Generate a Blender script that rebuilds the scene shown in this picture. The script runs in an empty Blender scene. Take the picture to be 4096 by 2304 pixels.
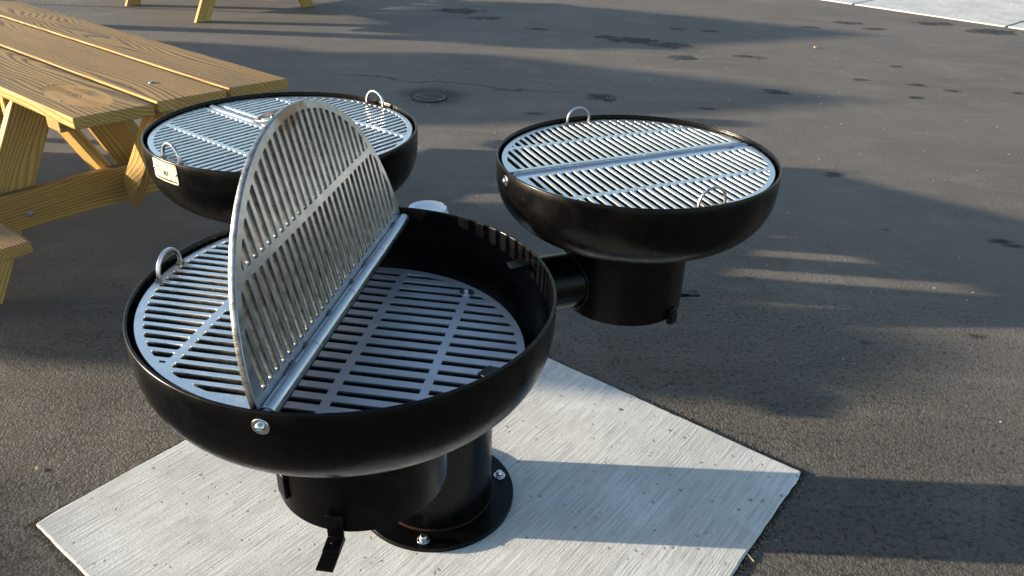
import bpy, bmesh, math, random
from math import sin, cos, pi, radians, sqrt, atan2
from mathutils import Vector, Matrix, noise
random.seed(7)
D = bpy.data
SC = bpy.context.scene
COL = SC.collection

# ------------------------------------------------------------------ measured layout (metres)
CAMH = 1.48; FPX = 3142.6; PITCH = .50174; ROLL = .03347
ZR = .8903; R = .3211                      # rim height and radius of the bowls
PC = (-.1810, 1.5496)                      # post centre
BOWLS = [((-.2516, 1.0643), 81.8), ((.2745, 1.7312), 23.0), ((-.5660, 1.8534), 143.0)]
ARM = [261.73, 21.73, 141.73]
SUN_EL = 9.8; SUN_AZ = -1.1               # elevation, direction the light travels

# ------------------------------------------------------------------ node helpers
class NT:
    def __init__(s, name):
        s.m = D.materials.new(name); s.m.use_nodes = True
        s.t = s.m.node_tree; s.t.nodes.clear()
        s.out = s.t.nodes.new('ShaderNodeOutputMaterial')
        s.b = s.t.nodes.new('ShaderNodeBsdfPrincipled')
        s.t.links.new(s.b.outputs[0], s.out.inputs[0])
    def n(s, typ, **kw):
        nd = s.t.nodes.new('ShaderNode' + typ)
        for k, v in kw.items():
            if k.startswith('i_'):
                key = k[2:]
                key = int(key) if key.isdigit() else key.replace('_', ' ')
                s.set(nd.inputs[key], v)
            else: setattr(nd, k, v)
        return nd
    def set(s, sock, v):
        if isinstance(v, bpy.types.NodeSocket): s.t.links.new(v, sock)
        elif isinstance(v, bpy.types.Node): s.t.links.new(v.outputs[0], sock)
        else:
            if isinstance(v, (tuple, list)) and len(v) == 3 and sock.type == 'RGBA': v = (*v, 1)
            sock.default_value = v
    def p(s, **kw):
        for k, v in kw.items(): s.set(s.b.inputs[k.replace('_', ' ')], v)
    def coord(s, kind='Object', loc=(0,0,0), rot=(0,0,0), scale=(1,1,1)):
        c = s.n('TexCoord'); m = s.n('Mapping')
        s.t.links.new(c.outputs[kind], m.inputs['Vector'])
        m.inputs['Location'].default_value = loc; m.inputs['Rotation'].default_value = rot; m.inputs['Scale'].default_value = scale
        return m.outputs[0]
    def noise(s, vec, scale, detail=4, rough=.55, dist=0):
        nd = s.n('TexNoise', i_Scale=scale, i_Detail=detail, i_Roughness=rough, i_Distortion=dist); s.set(nd.inputs['Vector'], vec)
        return nd.outputs['Fac']
    def math(s, op, a, b=None, c=None, clamp=False):
        nd = s.n('Math', operation=op, use_clamp=clamp)
        s.set(nd.inputs[0], a)
        if b is not None: s.set(nd.inputs[1], b)
        if c is not None: s.set(nd.inputs[2], c)
        return nd.outputs[0]
    def ramp(s, fac, lo, hi, a=0., b=1.):
        nd = s.n('MapRange', interpolation_type='SMOOTHSTEP'); s.set(nd.inputs['Value'], fac)
        nd.inputs['From Min'].default_value = lo; nd.inputs['From Max'].default_value = hi
        nd.inputs['To Min'].default_value = a; nd.inputs['To Max'].default_value = b
        return nd.outputs[0]
    def mix(s, fac, a, b, blend='MIX'):
        nd = s.n('Mix', data_type='RGBA', blend_type=blend)
        s.set(nd.inputs[0], fac); s.set(nd.inputs[6], a); s.set(nd.inputs[7], b)
        return nd.outputs[2]
    def bump(s, h, strength=.5, dist=.01, normal=None):
        nd = s.n('Bump', i_Strength=strength, i_Distance=dist); s.set(nd.inputs['Height'], h)
        if normal is not None: s.set(nd.inputs['Normal'], normal)
        return nd.outputs[0]
    def sepx(s, vec):
        nd = s.n('SeparateXYZ'); s.set(nd.inputs[0], vec); return nd.outputs

# ------------------------------------------------------------------ materials
def mat_black(name='black_paint', rough=.25, dust=1.0):
    t = NT(name); v = t.coord()
    sp = t.n('TexVoronoi', i_Scale=220.); t.set(sp.inputs['Vector'], v)
    big = t.noise(v, 5, 3)
    speck = t.math('MULTIPLY', t.ramp(sp.outputs['Distance'], .06, .11, 1, 0), t.ramp(big, .5, .64))
    dustf = t.math('MULTIPLY', t.ramp(t.noise(v, 34, 6, .7), .5, .8), t.ramp(big, .4, .7, 0, .22*dust))
    col = t.mix(dustf, (.0016, .0015, .0017), (.017, .0135, .010))
    col = t.mix(t.math('MULTIPLY', speck, .5), col, (.30, .27, .22))
    r = t.ramp(t.noise(v, 26, 5, .65), .3, .7, rough - .05, rough + .09)
    sc = t.noise(t.coord(scale=(260, 14, 60)), 1, 3, .6)
    t.p(Base_Color=col, Roughness=r, Specular_IOR_Level=.19, Normal=t.bump(t.noise(v, 190, 3, .6), .05, .0006))
    return t.m
def mat_steel(name, base=(.60, .61, .63), rough=.27, heat=True, brush=(40, 600, 40)):
    t = NT(name); v = t.coord()
    n1 = t.noise(v, 16, 5, .6); n2 = t.noise(v, 140, 4, .6)
    col = t.mix(t.ramp(n1, .35, .7), base, tuple(c*.88 for c in base))
    col = t.mix(t.ramp(n2, .62, .78, 0, .5), col, (.25, .23, .21))
    if heat: col = t.mix(t.ramp(t.noise(v, 7, 2), .60, .74, 0, .35), col, (.50, .44, .36))
    if 'plate' in name:
        hd = t.n('VectorMath', operation='DISTANCE'); t.set(hd.inputs[0], t.n('Mapping', i_Vector=v, i_Scale=(.8, 1.6, 1)).outputs[0]); hd.inputs[1].default_value = (.0, .299*1.6, 0)
        hs_ = t.ramp(t.math('ADD', hd.outputs['Value'], t.math('MULTIPLY', t.math('SUBTRACT', t.noise(v, 45, 4), .5), .05)), .022, .048, .75, 0)
        col = t.mix(hs_, col, (.20, .115, .06))
    r = t.ramp(t.noise(v, 60, 5, .7), .3, .7, rough - .05, rough + .1)
    t.p(Base_Color=col, Metallic=1., Roughness=r, Normal=t.bump(t.noise(v, 170, 3), .09, .0008))
    return t.m
def mat_cut(name='flame_cut_steel', k=1., w=(1, 1, 1)):
    t = NT(name); v = t.coord(scale=(1, 1, .18))
    n1 = t.noise(v, 480, 3, .7); n2 = t.noise(t.coord(), 60, 4, .7)
    col = t.mix(t.ramp(n2, .35, .7), (.36*k*w[0], .345*k*w[1], .32*k*w[2]), (.13*k*w[0], .118*k*w[1], .10*k*w[2]))
    t.p(Base_Color=col, Metallic=1., Roughness=.40, Normal=t.bump(n1, .4, .0012))
    return t.m
def mat_fire(name='dark_plate_steel'):
    t = NT(name); v = t.coord()
    n1 = t.noise(v, 9, 4); n2 = t.noise(v, 120, 4)
    col = t.mix(t.ramp(n1, .3, .7), (.66, .65, .66), (.54, .535, .55))
    col = t.mix(t.ramp(n2, .68, .74, 0, .6), col, (.06, .06, .06))
    t.p(Base_Color=col, Metallic=.85, Roughness=.55)
    return t.m
def mat_rustweld():
    t = NT('weld_metal'); v = t.coord()
    n1 = t.noise(v, 90, 4)
    t.p(Base_Color=t.mix(t.ramp(n1, .4, .66), (.30, .28, .27), (.16, .075, .035)), Metallic=.85, Roughness=.42, Normal=t.bump(t.noise(v, 350, 2), .5, .001))
    return t.m
def mat_wood(name='treated_pine', knot_at=None, tint=(1, 1, 1)):
    t = NT(name)
    c = t.n('TexCoord'); info = t.n('ObjectInfo')
    off = t.n('Vector' 'Math', operation='SCALE'); t.set(off.inputs[0], (3.1, 1.7, .9)); t.set(off.inputs['Scale'], info.outputs['Random'])
    add = t.n('VectorMath', operation='ADD'); t.set(add.inputs[0], c.outputs['Object']); t.set(add.inputs[1], off.outputs[0])
    mp = t.n('Mapping'); t.set(mp.inputs['Vector'], add.outputs[0]); mp.inputs['Scale'].default_value = (1, 1, 1)
    v = mp.outputs[0]
    # the plank's long axis is local Y; grain = rings about a far pith, warped along the length
    st = t.n('Mapping'); t.set(st.inputs['Vector'], v); st.inputs['Scale'].default_value = (3.6, .55, 3.6)
    w1 = t.n('TexNoise', i_Scale=1.0, i_Detail=2.5, i_Roughness=.45, i_Distortion=.2); t.set(w1.inputs['Vector'], st.outputs[0])
    kn = t.n('Mapping'); t.set(kn.inputs['Vector'], v); kn.inputs['Scale'].default_value = (2.1, .8, 2.1)
    vor = t.n('TexVoronoi', feature='SMOOTH_F1', i_Scale=1.0); t.set(vor.inputs['Vector'], kn.outputs[0]); vor.inputs['Smoothness'].default_value = .3
    field = t.math('ADD', t.math('MULTIPLY', w1.outputs['Fac'], 7.0), t.math('MULTIPLY', t.ramp(vor.outputs['Distance'], .0, .20, 1, 0), 2.2))
    s = t.sepx(v)
    field = t.math('ADD', field, t.math('MULTIPLY', s['X'], 21.))
    field = t.math('ADD', field, t.math('MULTIPLY', s['Z'], 22.))
    kd = None
    if knot_at:
        kd = t.n('VectorMath', operation='DISTANCE'); t.set(kd.inputs[0], t.n('Mapping', i_Vector=c.outputs['Object'], i_Scale=(1., .42, .2)).outputs[0]); kd.inputs[1].default_value = (knot_at[0], knot_at[1]*.42, .0038)
        kdn = t.math('ADD', kd.outputs['Value'], t.math('MULTIPLY', t.math('SUBTRACT', w1.outputs['Fac'], .5), .03))
        kw = t.ramp(kdn, .02, .085, 1, 0)
        mx = t.n('Mix', data_type='FLOAT'); t.set(mx.inputs[0], kw); t.set(mx.inputs[2], field); t.set(mx.inputs[3], t.math('MULTIPLY', kdn, 36.)); field = mx.outputs[0]
    fr = t.math('FRACT', t.math('MULTIPLY', field, 3.1))
    band = t.math('MULTIPLY', t.ramp(fr, .30, .80), t.ramp(fr, .90, .99, 1, 0))
    fib = t.noise(t.n('Mapping', i_Vector=v, i_Scale=(240., 6., 240.)).outputs[0], 1, 4, .6)
    big = t.noise(t.n('Mapping', i_Vector=v, i_Scale=(9., 1.2, 9.)).outputs[0], 1, 3, .5)
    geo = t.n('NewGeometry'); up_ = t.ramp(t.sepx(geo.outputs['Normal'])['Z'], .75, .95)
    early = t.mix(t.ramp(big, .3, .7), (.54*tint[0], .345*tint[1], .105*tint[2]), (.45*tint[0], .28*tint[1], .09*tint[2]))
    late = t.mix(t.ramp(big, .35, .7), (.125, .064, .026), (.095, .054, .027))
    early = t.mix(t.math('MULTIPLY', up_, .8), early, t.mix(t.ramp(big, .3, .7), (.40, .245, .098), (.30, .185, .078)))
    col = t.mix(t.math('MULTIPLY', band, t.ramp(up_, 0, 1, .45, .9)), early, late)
    col = t.mix(t.ramp(fib, .45, .75, 0, .35), col, (.13, .085, .045))
    blu = t.noise(t.n('Mapping', i_Vector=v, i_Scale=(5., .9, 5.)).outputs[0], 1, 3, .6)
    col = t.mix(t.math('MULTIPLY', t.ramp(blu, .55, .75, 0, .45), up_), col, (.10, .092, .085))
    hsv = t.n('HueSaturation'); t.set(hsv.inputs['Color'], col); t.set(hsv.inputs['Value'], t.ramp(info.outputs['Random'], 0, 1, .86, 1.14)); col = hsv.outputs[0]
    knot = t.ramp(vor.outputs['Distance'], .03, .075, 1, 0)
    col = t.mix(t.math('MULTIPLY', knot, .8), col, (.06, .03, .015))
    h = t.math('ADD', t.math('MULTIPLY', band, .8), t.math('MULTIPLY', fib, .7))
    if knot_at: col = t.mix(t.ramp(kdn, .006, .014, .9, 0), col, (.05, .024, .012))
    t.p(Base_Color=col, Roughness=t.ramp(band, 0, 1, .62, .48), Normal=t.bump(h, .6, .0022), Specular_IOR_Level=.14)
    return t.m

TH0 = radians(-37.25)
PADC = (cos(TH0)*(-1.769-.362)/2 - sin(TH0)*(1.835+.415)/2, sin(TH0)*(-1.769-.362)/2 + cos(TH0)*(1.835+.415)/2)
def mat_asphalt():
    t = NT('asphalt')
    v = t.coord(); s = t.sepx(v)
    n_big = t.noise(v, .9, 5, .6); n_mid = t.noise(v, 4.5, 6, .65); n_f = t.noise(v, 105, 5, .75)
    col = t.mix(t.ramp(n_big, .3, .7), (.124, .109, .095), (.180, .159, .138))
    col = t.mix(t.ramp(n_mid, .35, .72, 0, .75), col, (.155, .136, .118))
    # streaky wear running across the yard
    stv = t.coord(rot=(0, 0, radians(24)), scale=(.9, 5.5, 1))
    col = t.mix(t.ramp(t.noise(stv, 1.5, 6, .65), .48, .74, 0, .6), col, (.215, .19, .163))
    # coarse open stone near the slab, tighter sealed surface farther out
    dist = t.n('VectorMath', operation='DISTANCE'); t.set(dist.inputs[0], v); dist.inputs[1].default_value = (-.15, 1.1, 0)
    near = t.ramp(t.math('ADD', dist.outputs['Value'], t.math('MULTIPLY', n_mid, 1.6)), 1.5, 4.4, 1, .28)
    vo = t.n('TexVoronoi', i_Scale=165., i_Randomness=1.); t.set(vo.inputs['Vector'], v)
    vo2 = t.n('TexVoronoi', i_Scale=95., i_Randomness=1.); t.set(vo2.inputs['Vector'], v)
    cell = t.n('RGBToBW'); t.set(cell.inputs[0], vo.outputs['Color'])
    col = t.mix(t.math('MULTIPLY', t.ramp(cell.outputs[0], .2, .9), .42), col, t.mix(t.ramp(n_f, .3, .7), (.06, .053, .048), (.23, .20, .17)))
    pits = t.math('MULTIPLY', t.math('MULTIPLY', t.ramp(t.noise(v, 62, 6, .8), .53, .64), t.ramp(t.noise(v, 14, 4, .7), .36, .6, .35, 1)), near)
    col = t.mix(t.math('MULTIPLY', pits, .92), col, (.020, .018, .017))
    col = t.mix(t.math('MULTIPLY', near, .40), col, (.055, .046, .040))
    # oil and water spots
    vs = t.n('TexVoronoi', i_Scale=1.25); t.set(vs.inputs['Vector'], t.n('VectorMath', operation='ADD', i_0=v, i_1=t.n('VectorMath', operation='SCALE', i_0=t.n('TexNoise', i_Scale=7., i_Vector=v).outputs['Color'], i_Scale=.07).outputs[0]).outputs[0])
    rnd = t.n('RGBToBW'); t.set(rnd.inputs[0], vs.outputs['Color'])
    rad = t.math('MULTIPLY', t.ramp(rnd.outputs[0], .45, .8), .085)
    spot = t.ramp(t.math('SUBTRACT', rad, vs.outputs['Distance']), 0., .02)
    col = t.mix(t.math('MULTIPLY', spot, .55), col, (.026, .025, .026))
    wob = t.math('MULTIPLY', t.math('SUBTRACT', t.noise(v, 7.5, 7, .72), .5), .34)
    spots = [(3.22,6.87,.06),(2.74,6.34,.06),(3.13,6.23,.075),(3.32,6.08,.06),(2.95,5.85,.06),(3.85,6.08,.05),(1.94,5.85,.085),(3.73,8.65,.10),
             (3.04,8.62,.08),(1.05,7.62,.20),(1.38,7.45,.17),(.86,7.72,.12),(1.43,6.93,.13),(2.01,7.06,.11),(.59,5.54,.12),(1.31,5.36,.05),(1.91,5.91,.07),(1.59,8.26,.07),(1.93,8.2,.08),
             (3.56,8.95,.13),(.17,8.02,.09),(-.66,8.9,.22),(-.38,8.51,.14),(1.74,4.12,.055),(2.24,3.3,.045),(2.27,3.25,.04),(1.26,2.38,.022),(1.70,2.45,.028),(1.74,3.39,.02),(.97,2.85,.022),
             (4.57,9.1,.16),(5.0,8.7,.22),(.1,5.1,.06),(2.37,4.12,.02)]
    acc = None
    for (x, y, r) in spots:
        d = t.n('VectorMath', operation='DISTANCE'); t.set(d.inputs[0], t.n('Mapping', i_Vector=v, i_Scale=(.72, 1.25, 1)).outputs[0]); d.inputs[1].default_value = (x*.72, y*1.25, 0)
        f = t.math('SUBTRACT', r*.9, t.math('ADD', d.outputs['Value'], t.math('MULTIPLY', wob, min(1.7, r*10))))
        acc = f if acc is None else t.math('MAXIMUM', acc, f)
    sp = t.math('MULTIPLY', t.ramp(acc, -.012, .030), t.ramp(t.noise(v, 22, 5, .7), .3, .55, .55, 1))
    col = t.mix(t.math('MULTIPLY', sp, .95), col, (.020, .019, .020))
    # damp ring round the drain
    dd = t.n('VectorMath', operation='DISTANCE'); t.set(dd.inputs[0], v); dd.inputs[1].default_value = (-.60, 5.45, 0)
    ring = t.ramp(t.math('ADD', dd.outputs['Value'], t.math('MULTIPLY', wob, .6)), .12, .32, .75, 0)
    col = t.mix(ring, col, (.022, .021, .022))
    # hairline crack running past the drain
    ln = t.math('ABSOLUTE', t.math('ADD', t.math('SUBTRACT', s['Y'], t.math('MULTIPLY', s['X'], -.17)), t.math('ADD', t.math('MULTIPLY', t.noise(v, 2.2, 4), .5), -5.96)))
    crack = t.math('MULTIPLY', t.ramp(ln, .008, .022, 1, 0), t.math('MULTIPLY', t.ramp(s['X'], -1.6, -1.2), t.ramp(s['X'], -.1, .9, 1, 0)))
    col = t.mix(t.math('MULTIPLY', crack, .6), col, (.018, .017, .017))
    # dirt-dark joint round the slab
    TH_ = radians(-37.25); pm = t.n('Mapping', vector_type='TEXTURE', i_Vector=v, i_Location=(PADC[0], PADC[1], 0), i_Rotation=(0, 0, TH_)).outputs[0]
    ps = t.sepx(pm)
    pdist = t.math('MAXIMUM', t.math('SUBTRACT', t.math('ABSOLUTE', ps['X']), .7036), t.math('SUBTRACT', t.math('ABSOLUTE', ps['Y']), .7101))
    jn = t.ramp(t.math('ADD', pdist, t.math('MULTIPLY', t.math('SUBTRACT', t.noise(v, 38, 4, .7), .5), .05)), .004, .022, .9, 0)
    col = t.mix(jn, col, (.014, .012, .011))
    # pale paint flecks and scuffs
    vf = t.n('TexVoronoi', i_Scale=16.); t.set(vf.inputs['Vector'], v)
    fr = t.n('RGBToBW'); t.set(fr.inputs[0], vf.outputs['Color'])
    fl = t.math('MULTIPLY', t.ramp(t.math('SUBTRACT', t.math('MULTIPLY', t.ramp(fr.outputs[0], .5, .85), .11), vf.outputs['Distance']), 0, .03), t.ramp(t.noise(v, 1.1, 3), .50, .62))
    col = t.mix(t.math('MULTIPLY', fl, .65), col, (.36, .34, .32))
    scv = t.coord(rot=(0, 0, radians(-38)), scale=(2.2, 34, 1))
    scf = t.math('MULTIPLY', t.ramp(t.noise(scv, 1, 5, .6), .66, .76), t.ramp(n_mid, .45, .62))
    col = t.mix(t.math('MULTIPLY', scf, .42), col, (.28, .262, .24))
    dst = t.math('MULTIPLY', t.ramp(t.noise(t.coord(loc=(3, 1, 0)), 1.7, 7, .72), .50, .70), t.ramp(t.noise(v, 60, 4, .7), .35, .6, .4, 1))
    col = t.mix(t.math('MULTIPLY', dst, .42), col, (.24, .215, .19))
    h = t.math('ADD', t.math('MULTIPLY', vo.outputs['Distance'], -.8), t.math('ADD', t.math('MULTIPLY', vo2.outputs['Distance'], -.5), t.math('ADD', t.math('MULTIPLY', n_f, 1.0), t.math('MULTIPLY', pits, -1.4))))
    hb = t.math('MULTIPLY', h, near)
    t.p(Base_Color=col, Roughness=.86, Specular_IOR_Level=.25, Normal=t.bump(hb, 1.0, .0056, t.bump(t.noise(v, 7, 4), .25, .012)))
    return t.m

def mat_concrete(name, spots=(), rot=0., base=1.0, groove=1.0):
    t = NT(name); v = t.coord()
    n1 = t.noise(v, 2.6, 6, .6); n2 = t.noise(v, 14, 6, .7)
    g = t.coord(rot=(0, 0, rot), scale=(330, 7, 1)); g2 = t.coord(rot=(0, 0, rot), scale=(120, 2.2, 1))
    gr = t.math('ADD', t.math('MULTIPLY', t.noise(g, 1, 4, .6, .1), .8), t.math('MULTIPLY', t.noise(g2, 1, 3, .6), .25))
    col = t.mix(t.ramp(n1, .3, .7), (.55*base, .538*base, .51*base), (.73*base, .72*base, .69*base))
    col = t.mix(t.ramp(n2, .48, .8, 0, .55), col, (.38*base, .372*base, .352*base))
    col = t.mix(t.ramp(gr, .47, .62, 0, .50*groove), col, (.30*base, .298*base, .29*base))
    pv = t.n('TexVoronoi', i_Scale=58.); t.set(pv.inputs['Vector'], t.n('VectorMath', operation='ADD', i_0=v, i_1=t.n('VectorMath', operation='SCALE', i_0=t.n('TexNoise', i_Scale=90., i_Vector=v).outputs['Color'], i_Scale=.012).outputs[0]).outputs[0])
    pr = t.n('RGBToBW'); t.set(pr.inputs[0], pv.outputs['Color'])
    pit = t.ramp(t.math('SUBTRACT', t.math('MULTIPLY', t.ramp(pr.outputs[0], .62, .9), .30), pv.outputs['Distance']), 0, .08)
    col = t.mix(t.math('MULTIPLY', pit, .6), col, (.10, .095, .085))
    col = t.mix(t.math('MULTIPLY', t.ramp(t.noise(t.coord(loc=(9, 4, 0)), 60, 4, .7), .64, .70, 0, .7), t.ramp(t.noise(t.coord(loc=(2, 7, 0)), 5, 3, .6), .46, .6)), col, (.12, .115, .11))
    if spots:
        wob = t.math('MULTIPLY', t.math('SUBTRACT', t.noise(v, 55, 4, .7), .5), .02)
        acc = None
        for (x, y, r) in spots:
            d = t.n('VectorMath', operation='DISTANCE'); t.set(d.inputs[0], v); d.inputs[1].default_value = (x, y, 0)
            f = t.math('SUBTRACT', r, t.math('ADD', d.outputs['Value'], wob))
            acc = f if acc is None else t.math('MAXIMUM', acc, f)
        col = t.mix(t.ramp(acc, -.001, .003, 0, .8), col, (.045, .042, .03))
    t.p(Base_Color=col, Roughness=.8, Specular_IOR_Level=.3, Normal=t.bump(t.math('SUBTRACT', t.math('ADD', t.math('MULTIPLY', gr, 1.2*groove), t.math('MULTIPLY', t.noise(v, 160, 4, .7), .5)), t.math('MULTIPLY', pit, .5)), .75, .0032))
    return t.m
def mat_plain(name, col, rough=.5, metal=0., spec=.5, sss=0.):
    t = NT(name); v = t.coord()
    c = t.mix(t.ramp(t.noise(v, 40, 4), .3, .7, 0, .25), col, tuple(x*.8 for x in col))
    t.p(Base_Color=c, Roughness=rough, Metallic=metal, Specular_IOR_Level=spec)
    if sss: t.p(Subsurface_Weight=sss)
    return t.m
def mat_leaf(name, a, b):
    t = NT(name); i = t.n('ObjectInfo'); v = t.coord()
    t.p(Base_Color=t.mix(t.ramp(t.noise(v, 3, 3), .3, .7), a, b), Roughness=.55)
    return t.m

KNOT = (0., .25)
M_BLACK = mat_black(); M_BLACK2 = mat_black('black_paint_scratched', .30, 1.6)
M_STEEL = mat_steel('stainless_plate', (.93, .875, .81), .27)
M_STEEL2 = mat_steel('stainless_plate_shaded', (.47, .50, .545), .34, False)  # darker, bluer plate: the raised grate's shade is put into the colour
M_TUBE = mat_steel('bare_tube_steel', (.52, .53, .55), .30, False)
M_CUT = mat_cut(); M_CUT2 = mat_cut('flame_cut_steel_shaded', .8, (.93, 1.02, 1.14)); M_FIRE = mat_fire(); M_WELD = mat_rustweld()  # raised grate's cut faces: darker, cooler copy with the shade put into the colour
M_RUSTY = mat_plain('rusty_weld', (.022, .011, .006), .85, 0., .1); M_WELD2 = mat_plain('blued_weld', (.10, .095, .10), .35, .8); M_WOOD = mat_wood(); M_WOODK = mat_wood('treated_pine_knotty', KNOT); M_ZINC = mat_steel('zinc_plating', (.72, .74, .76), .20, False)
M_LID = mat_plain('white_plastic', (.80, .82, .84), .35, 0, .5, .1)
M_CUP = mat_plain('white_paper', (.70, .69, .66), .6)
M_PLATE = mat_plain('brass_tag', (.66, .63, .50), .42, .5)
M_INK = mat_plain('black_ink', (.02, .02, .02), .5)
M_IRON = mat_plain('cast_iron', (.15, .138, .125), .8, 0., .1)
M_IRON2 = mat_plain('cast_iron_frame', (.045, .042, .04), .9, 0., .1)
M_HOLE = mat_plain('drain_dark', (.006, .006, .006), .9)
M_GALV = mat_plain('galvanised_bolt', (.26, .27, .29), .55, .6)
M_TRUNK = mat_plain('bark', (.09, .065, .045), .9)
M_LEAF = mat_leaf('leaves', (.045, .08, .02), (.08, .11, .03))

# ------------------------------------------------------------------ object helpers
def tag(o, label=None, cat=None, group=None, kind=None):
    for k, v in (('label', label), ('category', cat), ('group', group), ('kind', kind)):
        if v: o[k] = v
    return o
def empty(name, loc=(0, 0, 0), rz=0., parent=None):
    o = D.objects.new(name, None); COL.objects.link(o); o.location = loc; o.rotation_euler = (0, 0, rz); o.parent = parent
    o.empty_display_size = .1
    return o
def link(name, me, mats, parent=None, loc=(0, 0, 0), rot=(0, 0, 0), smooth=False):
    o = D.objects.new(name, me); COL.objects.link(o)
    for m in (mats if isinstance(mats, (list, tuple)) else [mats]):
        if len(me.materials) < len(mats if isinstance(mats, (list, tuple)) else [mats]): me.materials.append(m)
    o.parent = parent; o.location = loc; o.rotation_euler = rot
    return o
def from_bm(name, bm, mats, parent=None, loc=(0, 0, 0), rot=(0, 0, 0), smooth=None, bevel=0., seg=2):
    bmesh.ops.recalc_face_normals(bm, faces=bm.faces)
    me = D.meshes.new(name); bm.to_mesh(me); bm.free()
    o = link(name, me, mats, parent, loc, rot)
    if smooth is not None:
        for f in me.polygons: f.use_smooth = True
        try: me.set_sharp_from_angle(angle=radians(smooth))
        except Exception: pass
    if bevel:
        b = o.modifiers.new('edge', 'BEVEL'); b.width = bevel; b.segments = seg; b.limit_method = 'ANGLE'; b.angle_limit = radians(40)
        b.harden_normals = False
    return o
def box(bm, lo, hi, mat=Matrix.Identity(4), mi=0):
    vs = [bm.verts.new(mat @ Vector((x, y, z))) for z in (lo[2], hi[2]) for y in (lo[1], hi[1]) for x in (lo[0], hi[0])]
    for f in ((0, 2, 3, 1), (4, 5, 7, 6), (0, 1, 5, 4), (2, 6, 7, 3), (1, 3, 7, 5), (0, 4, 6, 2)):
        fc = bm.faces.new([vs[i] for i in f]); fc.material_index = mi
def prism(bm, pts, z0, z1, mat=Matrix.Identity(4), mi=0):
    a = [bm.verts.new(mat @ Vector((x, y, z0))) for x, y in pts]; b = [bm.verts.new(mat @ Vector((x, y, z1))) for x, y in pts]
    bm.faces.new(a[::-1]).material_index = mi; bm.faces.new(b).material_index = mi
    for i in range(len(pts)):
        j = (i+1) % len(pts); bm.faces.new((a[i], a[j], b[j], b[i])).material_index = mi
def lathe(bm, prof, seg=96, closed=False, mat=Matrix.Identity(4), mi=0):
    rings = []
    for r, z in prof:
        if r < 1e-6: rings.append([bm.verts.new(mat @ Vector((0, 0, z)))])
        else: rings.append([bm.verts.new(mat @ Vector((r*cos(2*pi*k/seg), r*sin(2*pi*k/seg), z))) for k in range(seg)])
    n = len(rings)
    for i in range(n if closed else n-1):
        a, b = rings[i], rings[(i+1) % n]
        for k in range(seg):
            k2 = (k+1) % seg
            if len(a) == 1 and len(b) == 1: continue
            if len(a) == 1: f = bm.faces.new((a[0], b[k], b[k2]))
            elif len(b) == 1: f = bm.faces.new((a[k], a[k2], b[0]))
            else: f = bm.faces.new((a[k], a[k2], b[k2], b[k]))
            f.material_index = mi
def frame(p, d, up=(0, 0, 1)):
    z = Vector(d).normalized(); x = Vector(up).cross(z)
    if x.length < 1e-4: x = Vector((1, 0, 0))
    x.normalize(); y = z.cross(x)
    return Matrix(((x.x, y.x, z.x, p[0]), (x.y, y.y, z.y, p[1]), (x.z, y.z, z.z, p[2]), (0, 0, 0, 1)))
def tube(bm, a, b, r, seg=40, mi=0, cap=True, bev=0.):
    a = Vector(a); b = Vector(b); L = (b-a).length
    pr = [(0, 0)] if cap else []
    pr += [(r-bev, 0), (r, bev), (r, L-bev), (r-bev, L)] if bev else [(r, 0), (r, L)]
    if cap: pr += [(0, L)]
    lathe(bm, pr, seg, mat=frame(a, b-a), mi=mi)
def bead(bm, path, r, seg=8, amp=.35, closed=False, mi=0, seed=0):
    """lumpy weld bead along a path"""
    rings = []
    n = len(path)
    for i, p in enumerate(path):
        p = Vector(p)
        t = (Vector(path[(i+1) % n if closed else min(i+1, n-1)]) - Vector(path[i-1 if closed else max(i-1, 0)])).normalized()
        m = frame(p, t, (0.01, .02, 1) if abs(t.z) < .9 else (1, 0, 0))
        taper = 1 if closed else max(.25, sin(pi*(i+.5)/n)**.35)
        rr = r*taper*(1 + amp*sin(i*2.1) * .4 + amp*noise.noise(Vector((i*.7, seed, 0))))
        rings.append([bm.verts.new(m @ Vector((rr*cos(2*pi*k/seg), rr*sin(2*pi*k/seg), 0))) for k in range(seg)])
    for i in range(n if closed else n-1):
        a, b = rings[i], rings[(i+1) % n]
        for k in range(seg): bm.faces.new((a[k], a[(k+1) % seg], b[(k+1) % seg], b[k])).material_index = mi
    if not closed:
        bm.faces.new(rings[0][::-1]).material_index = mi; bm.faces.new(rings[-1]).material_index = mi
def ringpath(r, z, n=120, c=(0, 0)): return [(c[0]+r*cos(2*pi*k/n), c[1]+r*sin(2*pi*k/n), z) for k in range(n)]
def lump(bm, c, r, seed=0, sc=(1, 1, 1), mi=0):
    g = bmesh.ops.create_icosphere(bm, subdivisions=2, radius=1)
    for v in g['verts']:
        k = 1 + .35*noise.noise(v.co*1.7 + Vector((seed, seed*.3, 0)))
        v.co = Vector(c) + Vector((v.co.x*r*k*sc[0], v.co.y*r*k*sc[1], v.co.z*r*k*sc[2]))
    for f in {f for v in g['verts'] for f in v.link_faces}: f.material_index = mi
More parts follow.
